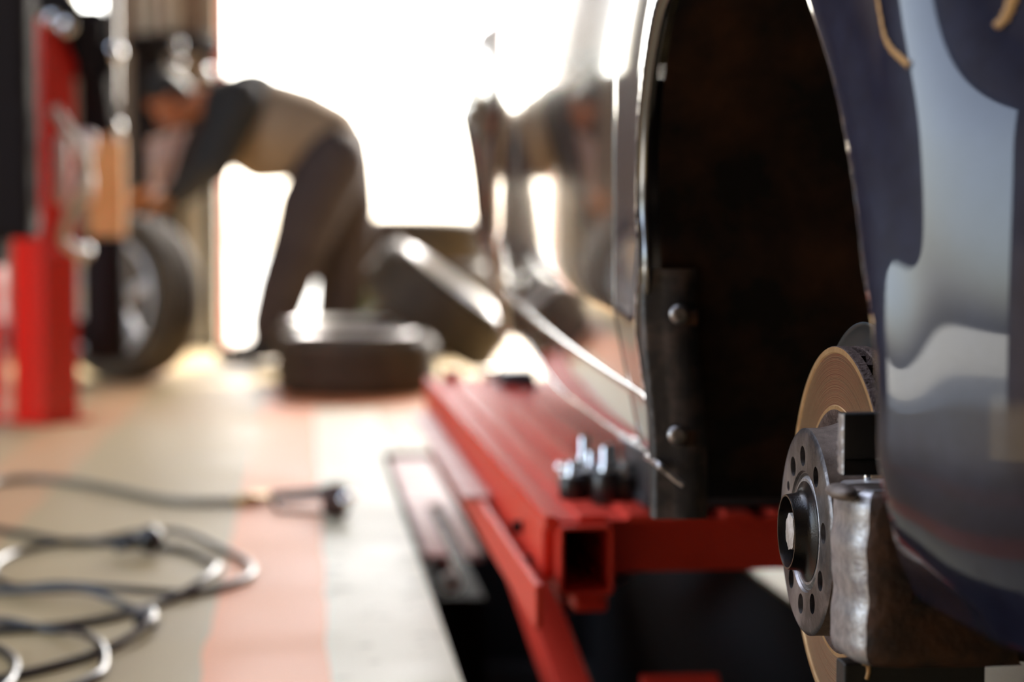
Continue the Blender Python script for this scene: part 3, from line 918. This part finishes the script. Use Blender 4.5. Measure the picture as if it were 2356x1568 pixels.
def cable(name, lb, pix, r, lifts=None, m='hose'):
    bm = bmesh.new(); tube(bm, floor_line(pix, r, lifts), r, 12)
    return tag(link(name, bm, m, None, True), lb, 'hose')
cable('rubber_hose', 'dark rubber hose curling in wide loops over the beige floor',
      [(-140, 1180), (-60, 1205), (60, 1228), (190, 1247), (320, 1240), (420, 1238), (510, 1262), (568, 1293), (578, 1320), (530, 1344), (440, 1364), (300, 1374), (140, 1366), (40, 1350), (-15, 1325), (-10, 1295), (50, 1266), (160, 1250), (300, 1252), (410, 1262), (480, 1290), (500, 1318), (470, 1350), (380, 1382), (250, 1420), (120, 1440), (-40, 1452), (-140, 1470)],
      .0062, {4: .012, 5: .010, 11: .012, 12: .014, 23: 0, 17: .004, 21: .012, 22: .012})
h = thing('power_cable', 'black cable loops at the lower left corner nearest the camera', 'cable')
bm = bmesh.new(); tube(bm, floor_line([(-120, 1345), (-20, 1358), (90, 1372), (200, 1376), (290, 1392), (345, 1412), (352, 1440), (310, 1468), (230, 1498), (120, 1532), (20, 1556), (-100, 1580), (-260, 1560), (-260, 1470), (-120, 1442), (0, 1440), (100, 1446), (180, 1466), (232, 1500), (238, 1535), (205, 1562), (120, 1596), (-60, 1640), (-200, 1600)], .0058, {2: .010, 3: .012, 6: .012, 7: .006, 15: .008, 17: .008, 18: .010}), .0058, 12); link('cable_run', bm, 'hose', h, True)
bm = bmesh.new(); tube(bm, floor_line([(-90, 1480), (-10, 1490), (30, 1515), (34, 1545), (10, 1580), (-60, 1620)], .006), .006, 12)
tag(link('rubber_hose', bm, 'hose', None, True), 'short bend of black hose cut by the lower left picture corner', 'hose')
bm = bmesh.new(); c = PZ(345, 1240, .028)
sphere(bm, c, (.024, .030, .024)); tube(bm, [c + Vector((-.06, 0, -.015)), c + Vector((-.02, 0, 0))], [.008, .015], 12)
tag(link('hose_connector', bm, 'hose', None, True), 'lumpy black connector on the hose loop, halfway along the top bend', 'connector')
bm = bmesh.new(); c = PZ(335, 1408, .02)
bx(bm, c.x - .016, c.x + .016, c.y - .02, c.y + .02, .0, .024, .006)
tag(link('cable_clip', bm, 'hose', None, True), 'small black clip where the lower cable loops cross', 'clip')

# ------------------------------------------------------------------ tyre machine on the left
mc = thing('tyre_machine', 'red post tyre machine with black motor box at the left edge', 'tyre machine')
bm = bmesh.new()
# post turned so that its corner faces the camera
pc = PZ(105, 977, 0)
m_ = Matrix.Translation((pc.x, pc.y, 0)) @ Matrix.Rotation(math.radians(45), 4, 'Z')
bx(bm, 0, .125, 0, .15, 0.012, 1.185, .004, m_)
link('post', bm, 'redpost', mc)
bm = bmesh.new(); bx(bm, -.02, .15, -.02, .19, 0, .012, .002, m_); link('foot_plate', bm, 'redpost', mc)
m2 = Matrix.Translation((-.92, 6.1, 0))
bm = bmesh.new(); bx(bm, -.08, .02, -.1, .08, 0, .56, .01, m2); link('side_post', bm, 'redpost', mc)
bm = bmesh.new(); bx(bm, -.20, -.005, 0, .22, .545, .93, .02, Matrix.Translation((-.80 + .062, 5.55, 0))); bx(bm, -.20, -.005, 0, .22, .90, 1.24, .03, Matrix.Translation((-.80 + .062, 5.55, 0)))
bx(bm, -.20, -.09, 0, .2, .47, .55, .015, Matrix.Translation((-.74, 5.56, 0)))
link('motor_box', bm, 'darkmetal', mc)
bm = bmesh.new()
a = PY(50, -60, 6.0); b_ = PY(160, 40, 6.0); c = PY(225, 175, 6.05); d_ = PY(242, 300, 6.1)
for (p, q, ww) in ((a, b_, .10), (b_, c, .09), (c, d_, .08)): beam(bm, p, q, .08, ww)
bx(bm, PY(183, 0, 6.1).x, PY(238, 0, 6.1).x, 6.05, 6.13, PY(0, 312, 6.1).z, PY(0, 20, 6.1).z, .01)
link('swing_arm', bm, 'darkmetal', mc)
bm = bmesh.new(); a = PY(259, 325, 6.15); tube(bm, [a, Vector((a.x, a.y, a.z + .62))], .0245, 6); link('hex_shaft', bm, 'steel', mc)
for (px, py, r) in ((259, 120, .032), (259, 292, .030), (120, 45, .028), (152, 62, .030), (193, 578, .024)):
    c = PY(px, py, 5.95 if px < 200 else 6.1); bm = bmesh.new(); sphere(bm, c, r); link('glint_ball', bm, 'chrome', mc, True)  # chrome balls put in and sized to give bright glints
bm = bmesh.new()
tube(bm, spline([PY(125, 250, 5.72), PY(150, 290, 5.70), PY(180, 335, 5.70), (PY(200, 385, 5.70)), PY(185, 440, 5.70), PY(160, 490, 5.72), PY(146, 545, 5.74), PY(165, 572, 5.76), PY(190, 580, 5.80)], 8), .015, 12)
link('air_line', bm, 'palehose', mc, True)
for (px, y0, y1, r) in ((140, 310, 470, .022), (196, 300, 365, .030), (192, 395, 470, .030)):
    a = PY(px, y0, 5.80); b_ = PY(px, y1, 5.80)
    bm = bmesh.new(); tube(bm, [a, a.lerp(b_, .1), a.lerp(b_, .9), b_], [r * .6, r, r, r * .6], 16); link('reflection_cylinder', bm, 'pink', mc, True)  # added cylinders standing in for a pale panel reflection
MY = 6.62
a = PY(188, 830, MY); b_ = PY(288, 545, MY); cx = (a.x + b_.x) / 2; rr = (b_.x - a.x) / 2
bm = bmesh.new()
lathe(bm, [(a.z, rr * .85), (a.z + .03, rr), (b_.z - .01, rr), (b_.z, rr * .93)], 40, 'Z', off=Vector((cx, MY + rr, 0)))
bx(bm, cx - .30, cx, MY + .10, MY + .16, a.z + .05, a.z + .13, .004)
bx(bm, cx - .34, cx - .24, 6.12, MY + .16, a.z + .05, a.z + .13, .004)
o = link('bead_breaker', bm, 'darkmetal', mc); autosm(o, 40)
a = PY(203, 540, MY); b2 = PY(282, 312, MY); zt = b_.z + .001
bx_t = thing('cardboard_box', 'narrow upright tan cardboard box on the black cylinder', 'box')
bm = bmesh.new(); bx(bm, a.x, b2.x, MY + .02, MY + .11, zt, b2.z, .003); link('carton', bm, 'cardboard', bx_t)
# worker's machine: black round table carrying rolls (far wall)
st = thing('round_table', 'black round-fronted machine table by the far wall behind the worker', 'table')
c = PY(400, 100, 9.75); 
bm = bmesh.new(); lathe(bm, [(0, .215), (.008, .228), (.06, .228), (.07, .215)], 64, 'Z', off=Vector((c.x, 9.75, PY(0, 115, 9.75).z)))
autosm(link('table_top', bm, 'darkmetal', st), 40)
ztop = PY(0, 115, 9.75).z
for dx, dy in ((-.17, 0), (.17, 0), (0, .15)):
    bm = bmesh.new(); tube(bm, [(c.x + dx, 9.75 + dy, 0), (c.x + dx, 9.75 + dy, ztop)], .022, 12); link('leg', bm, 'darkmetal', st, True)
bm = bmesh.new(); bx(bm, c.x - .2, c.x - .04, 9.70, 9.85, .6, ztop, .02); link('drive_box', bm, 'darkmetal', st)
for (px, py) in ((408, 103), (408, 145), (478, 165), (303, 432), (402, 432)):
    Yk = 9.50 if py < 300 else 8.2
    q = PY(px, py, Yk)
    if py < 300:
        bm = bmesh.new(); sphere(bm, q, .026); tube(bm, [q, Vector((q.x, 9.72, q.z))], .008, 8); link('glint_rod', bm, 'chrome', st, True)  # chrome ball on a stem, added for a bright glint
RL = [(300, 'roll', 'wide brown roll at the left end'), (332, 'rollpale', 'beige roll second from the left'), (365, 'roll', 'brown roll third from the left'), (398, 'rollpale', 'beige roll in the middle'), (430, 'roll', 'brown roll third from the right'), (460, 'roll', 'brown roll second from the right'), (488, 'rollpale', 'beige roll at the right end')]
for i, (px, m, lb) in enumerate(RL):
    q = PY(px, 70, 9.62 + .10 * abs(i - 3) / 3)
    bm = bmesh.new(); lathe(bm, [(0, .030), (.002, .032), (.62, .032), (.622, .012), (.5, .012)], 24, 'Z', off=Vector((q.x, q.y, ztop + .0705)))
    tag(autosm(link('material_roll', bm, m), 40), lb + ' of the row standing on the black round table', 'roll', 'rolls standing on the round table')

slab('window_1', [(-1.16, -1.15, 10.32, 10.58, 1.42, 2.5), (-.955, -.945, 10.32, 10.58, 1.42, 2.5), (-1.15, -.955, 10.32, 10.58, 1.42, 1.44), (-1.15, -.955, 10.32, 10.58, 2.48, 2.5)], 'greypanel')
# locker by the door
a = PY(405, 700, 10.1); b_ = PY(505, 395, 10.1)
lk = thing('metal_locker', 'grey beige metal locker beside the bright doorway', 'locker')
bm = bmesh.new(); bx(bm, a.x - .05, b_.x, 9.98, 10.28, .0, b_.z, .008); link('cabinet_body', bm, 'greypanel', lk)
bm = bmesh.new(); bx(bm, a.x - .04, b_.x - .01, 9.968, 9.979, .04, b_.z - .02, .002); ld = link('door', bm, 'greypanel', lk)
bm = bmesh.new(); tube(bm, [(b_.x - .03, 9.955, .5), (b_.x - .03, 9.955, .62)], .007, 8); link('handle', bm, 'chrome', ld, True)

# ------------------------------------------------------------------ the yard outside
def hedge(name, lb, c, s, n, cat='hedge'):
    bm = bmesh.new()
    for k in range(n):
        p = Vector((c[0] + random.uniform(-1, 1) * s[0], c[1] + random.uniform(-1, 1) * s[1], c[2] + random.uniform(-1, 1) * s[2]))
        m_ = Matrix.Translation(p) @ Euler((random.uniform(0, 6), random.uniform(0, 6), random.uniform(0, 6))).to_matrix().to_4x4()
        l = random.uniform(.05, .11)
        vs = [bm.verts.new(m_ @ Vector(q)) for q in ((0, -l, 0), (l * .5, 0, l * .12), (0, l, 0), (-l * .5, 0, l * .12))]
        bm.faces.new(vs)
    o = link(name, bm, 'hedge'); tag(o, lb, cat); return o
hedge('shrub', 'low green shrub outside the doorway right of the worker', (1.05, 12.3, .18), (.75, .25, .22), 900, 'shrub')

# ------------------------------------------------------------------ the worker
WY = 8.9
pr = thing('person', 'person in brown jacket and dark trousers bent over the upright wheel', 'person', (PY(700, 820, WY).x, WY, 0))
inv = Matrix.Translation(-Vector(pr.location))
def W(px, py, dy=0): return PY(px, py, WY + dy)
def local(o): 
    o.data.transform(inv); o.parent = pr; return o
# body in one skin
bm = bmesh.new()
shN, shF = W(548, 235, -.17), W(540, 232, .17)
elN, elF = W(485, 375, -.24), W(440, 345, .20)
wrN, wrF = W(395, 462, -.14), W(352, 440, .10)
hpN, hpF = W(768, 350, -.09), W(768, 350, .09)
knN, knF = W(690, 560, -.11), W(792, 560, .10)
anN, anF = W(604, 772, -.10), W(772, 770, .10)
limb(bm, [W(768, 335), W(700, 300), W(620, 275), W(560, 250)], [.125, .125, .135, .12])
limb(bm, [shN, W(560, 245), shF], [.062, .09, .062])
limb(bm, [W(545, 235), W(490, 228), W(450, 235)], [.065, .058, .055])
limb(bm, [shN, elN, wrN], [.052, .040, .028]); limb(bm, [shF, elF, wrF], [.052, .040, .028])
limb(bm, [hpN, knN, anN], [.085, .055, .038]); limb(bm, [hpF, knF, anF], [.085, .055, .038])
# head: crown up-left, face down-left
hc = W(393, 232)
up = Vector((-.80, 0, .60)).normalized(); fw = Vector((-.60, 0, -.80)).normalized(); sd = Vector((0, 1, 0))
R3 = Matrix((fw, sd, up)).transposed()
def HP(f, s, u): return hc + fw * f + sd * s + up * u
def hs(bm, f, s, u, r): sphere(bm, HP(f, s, u), r, R3, 20)
hs(bm, -.005, 0, .035, (.096, .076, .088)); hs(bm, .022, 0, -.03, (.068, .060, .080)); hs(bm, .048, 0, -.088, (.028, .030, .022))
limb(bm, [HP(.082, 0, .012), HP(.104, 0, -.022)], [.010, .015]); hs(bm, .094, .012, -.028, (.010, .009, .008)); hs(bm, .094, -.012, -.028, (.010, .009, .008))
for s in (-1, 1):
    hs(bm, -.004, .078 * s, -.006, (.018, .008, .030)); hs(bm, .070, .032 * s, .030, (.016, .024, .007)); hs(bm, .060, .044 * s, -.018, (.02, .018, .016))
hs(bm, .084, 0, -.052, (.011, .024, .0055)); hs(bm, .080, 0, -.063, (.011, .021, .006))
limb(bm, [HP(-.02, 0, -.06), W(480, 232)], [.056, .056])
body = remeshed('body', bm, 'skin', None, .009, 3, .4); local(body)
for s in (-1, 1):
    bm = bmesh.new(); hs(bm, .074, .031 * s, .014, (.011, .013, .011)); e = link('eye', bm, mat('eye white', (.6, .55, .5), .2), None, True); local(e)
    bm = bmesh.new(); hs(bm, .082, .031 * s, .013, (.004, .006, .006)); e2 = link('pupil', bm, 'hair', None, True); e2.data.transform(inv); e2.parent = e
bm = bmesh.new(); hs(bm, -.020, 0, .050, (.098, .084, .090)); hs(bm, -.055, 0, .0, (.058, .074, .066)); hs(bm, .035, 0, .098, (.045, .058, .03))
local(remeshed('hair', bm, 'hair', None, .010, 3, .4))
# jacket: torso and sleeves
bm = bmesh.new()
limb(bm, [W(775, 345), W(748, 322), W(690, 302), W(625, 288), W(575, 268)], [.145, .175, .195, .205, .185])
limb(bm, [W(660, 345), W(600, 352), W(550, 330)], [.135, .13, .115]); limb(bm, [W(760, 350, -.07), W(775, 385, -.08)], [.12, .11]); limb(bm, [W(760, 350, .07), W(775, 385, .08)], [.12, .11])
local(remeshed('jacket', bm, 'jacket', None, .014, 6, .5))
bm = bmesh.new()
limb(bm, [W(580, 245), W(535, 245), W(500, 243)], [.165, .140, .085])
limb(bm, [shN, elN, W(402, 457, -.15)], [.118, .095, .055])
limb(bm, [shF, elF, W(362, 434, .11)], [.118, .090, .055])
limb(bm, [shN, W(565, 245), shF], [.098, .13, .098])
local(remeshed('jacket_yoke', bm, 'sleeve', None, .013, 5, .5))
bm = bmesh.new()
limb(bm, [W(776, 345), W(768, 400)], [.150, .145])
limb(bm, [W(768, 370, -.09), W(715, 480, -.10), knN, W(652, 665, -.11), W(628, 745, -.10)], [.155, .150, .130, .118, .105])
limb(bm, [W(778, 370, .09), W(792, 480, .10), knF, W(786, 665, .10), W(772, 745, .10)], [.155, .145, .128, .115, .100])
local(remeshed('trousers', bm, 'trouser', None, .013, 5, .5))
for (an, dx) in ((anN, -1), (anF, -1)):
    bm = bmesh.new(); z0 = .045
    limb(bm, [(an.x + .03, an.y, z0 + .01), (an.x - .06, an.y, z0), (an.x - .17, an.y - .01, z0 - .008)], [.046, .046, .036]); limb(bm, [(an.x, an.y, .14), (an.x, an.y, .06)], [.052, .050])
    s_ = remeshed('shoe', bm, 'shoe', None, .009, 4, .5)
    for v in s_.data.vertices: v.co.z = max(v.co.z, .002)
    local(s_)
# gloved hands with fingers closed over the tyre edge
def glove(wr, tgt, side):
    bm = bmesh.new(); d = (tgt - wr).normalized(); s = Vector((0, 1, 0)); s = (s - d * s.dot(d)).normalized(); n = d.cross(s).normalized()
    if n.z > 0: n = -n
    limb(bm, [wr - d * .03, wr + d * .01], [.038, .034])
    for k in range(4):
        o_ = (k - 1.5) * .021; L = (.075, .085, .08, .062)[k]
        a = wr + d * .02 + s * o_ * .7; b = wr + d * .095 + s * o_
        limb(bm, [a, b], [.017, .013])
        c_ = b + d * L * .42 + n * .010; e_ = c_ + d * L * .22 + n * L * .36; f_ = e_ + n * L * .30 - d * .006
        limb(bm, [b, c_, e_, f_], [.012, .011, .010, .009])
    a = wr + d * .025 + s * .028 * side
    limb(bm, [a, a + s * .032 * side + d * .03 + n * .01, a + s * .040 * side + d * .06 + n * .028], [.016, .013, .011])
    return local(remeshed('glove', bm, 'glove', None, .0055, 3, .4))
glove(wrN, W(300, 478, -.25), -1)
glove(wrF, W(262, 455, -.0), 1)
# pale pink wavy sheet beside the arm
bm = bmesh.new()
n = 26
q = [[None] * (n + 1) for _ in range(n + 1)]
for i in range(n + 1):
    for j in range(n + 1):
        u, v = i / n, j / n
        p = W(338 + 95 * u * (1 - .55 * v) + 10 * v, 292 + 30 * (1 - u) + 150 * v * (1 - .2 * u), -.02)
        p.y += .035 * math.sin(u * 9 + v * 3) + .02 * math.sin(v * 11); q[i][j] = bm.verts.new(p)
for i in range(n):
    for j in range(n): bm.faces.new((q[i][j], q[i + 1][j], q[i + 1][j + 1], q[i][j + 1]))
pale_sheet = link('pale_sheet', bm, 'sheet', None, True); pale_sheet.modifiers.new('t', 'SOLIDIFY').thickness = .004
tag(pale_sheet, 'pale pink cloth hanging from the arm of the bent worker', 'sheet')
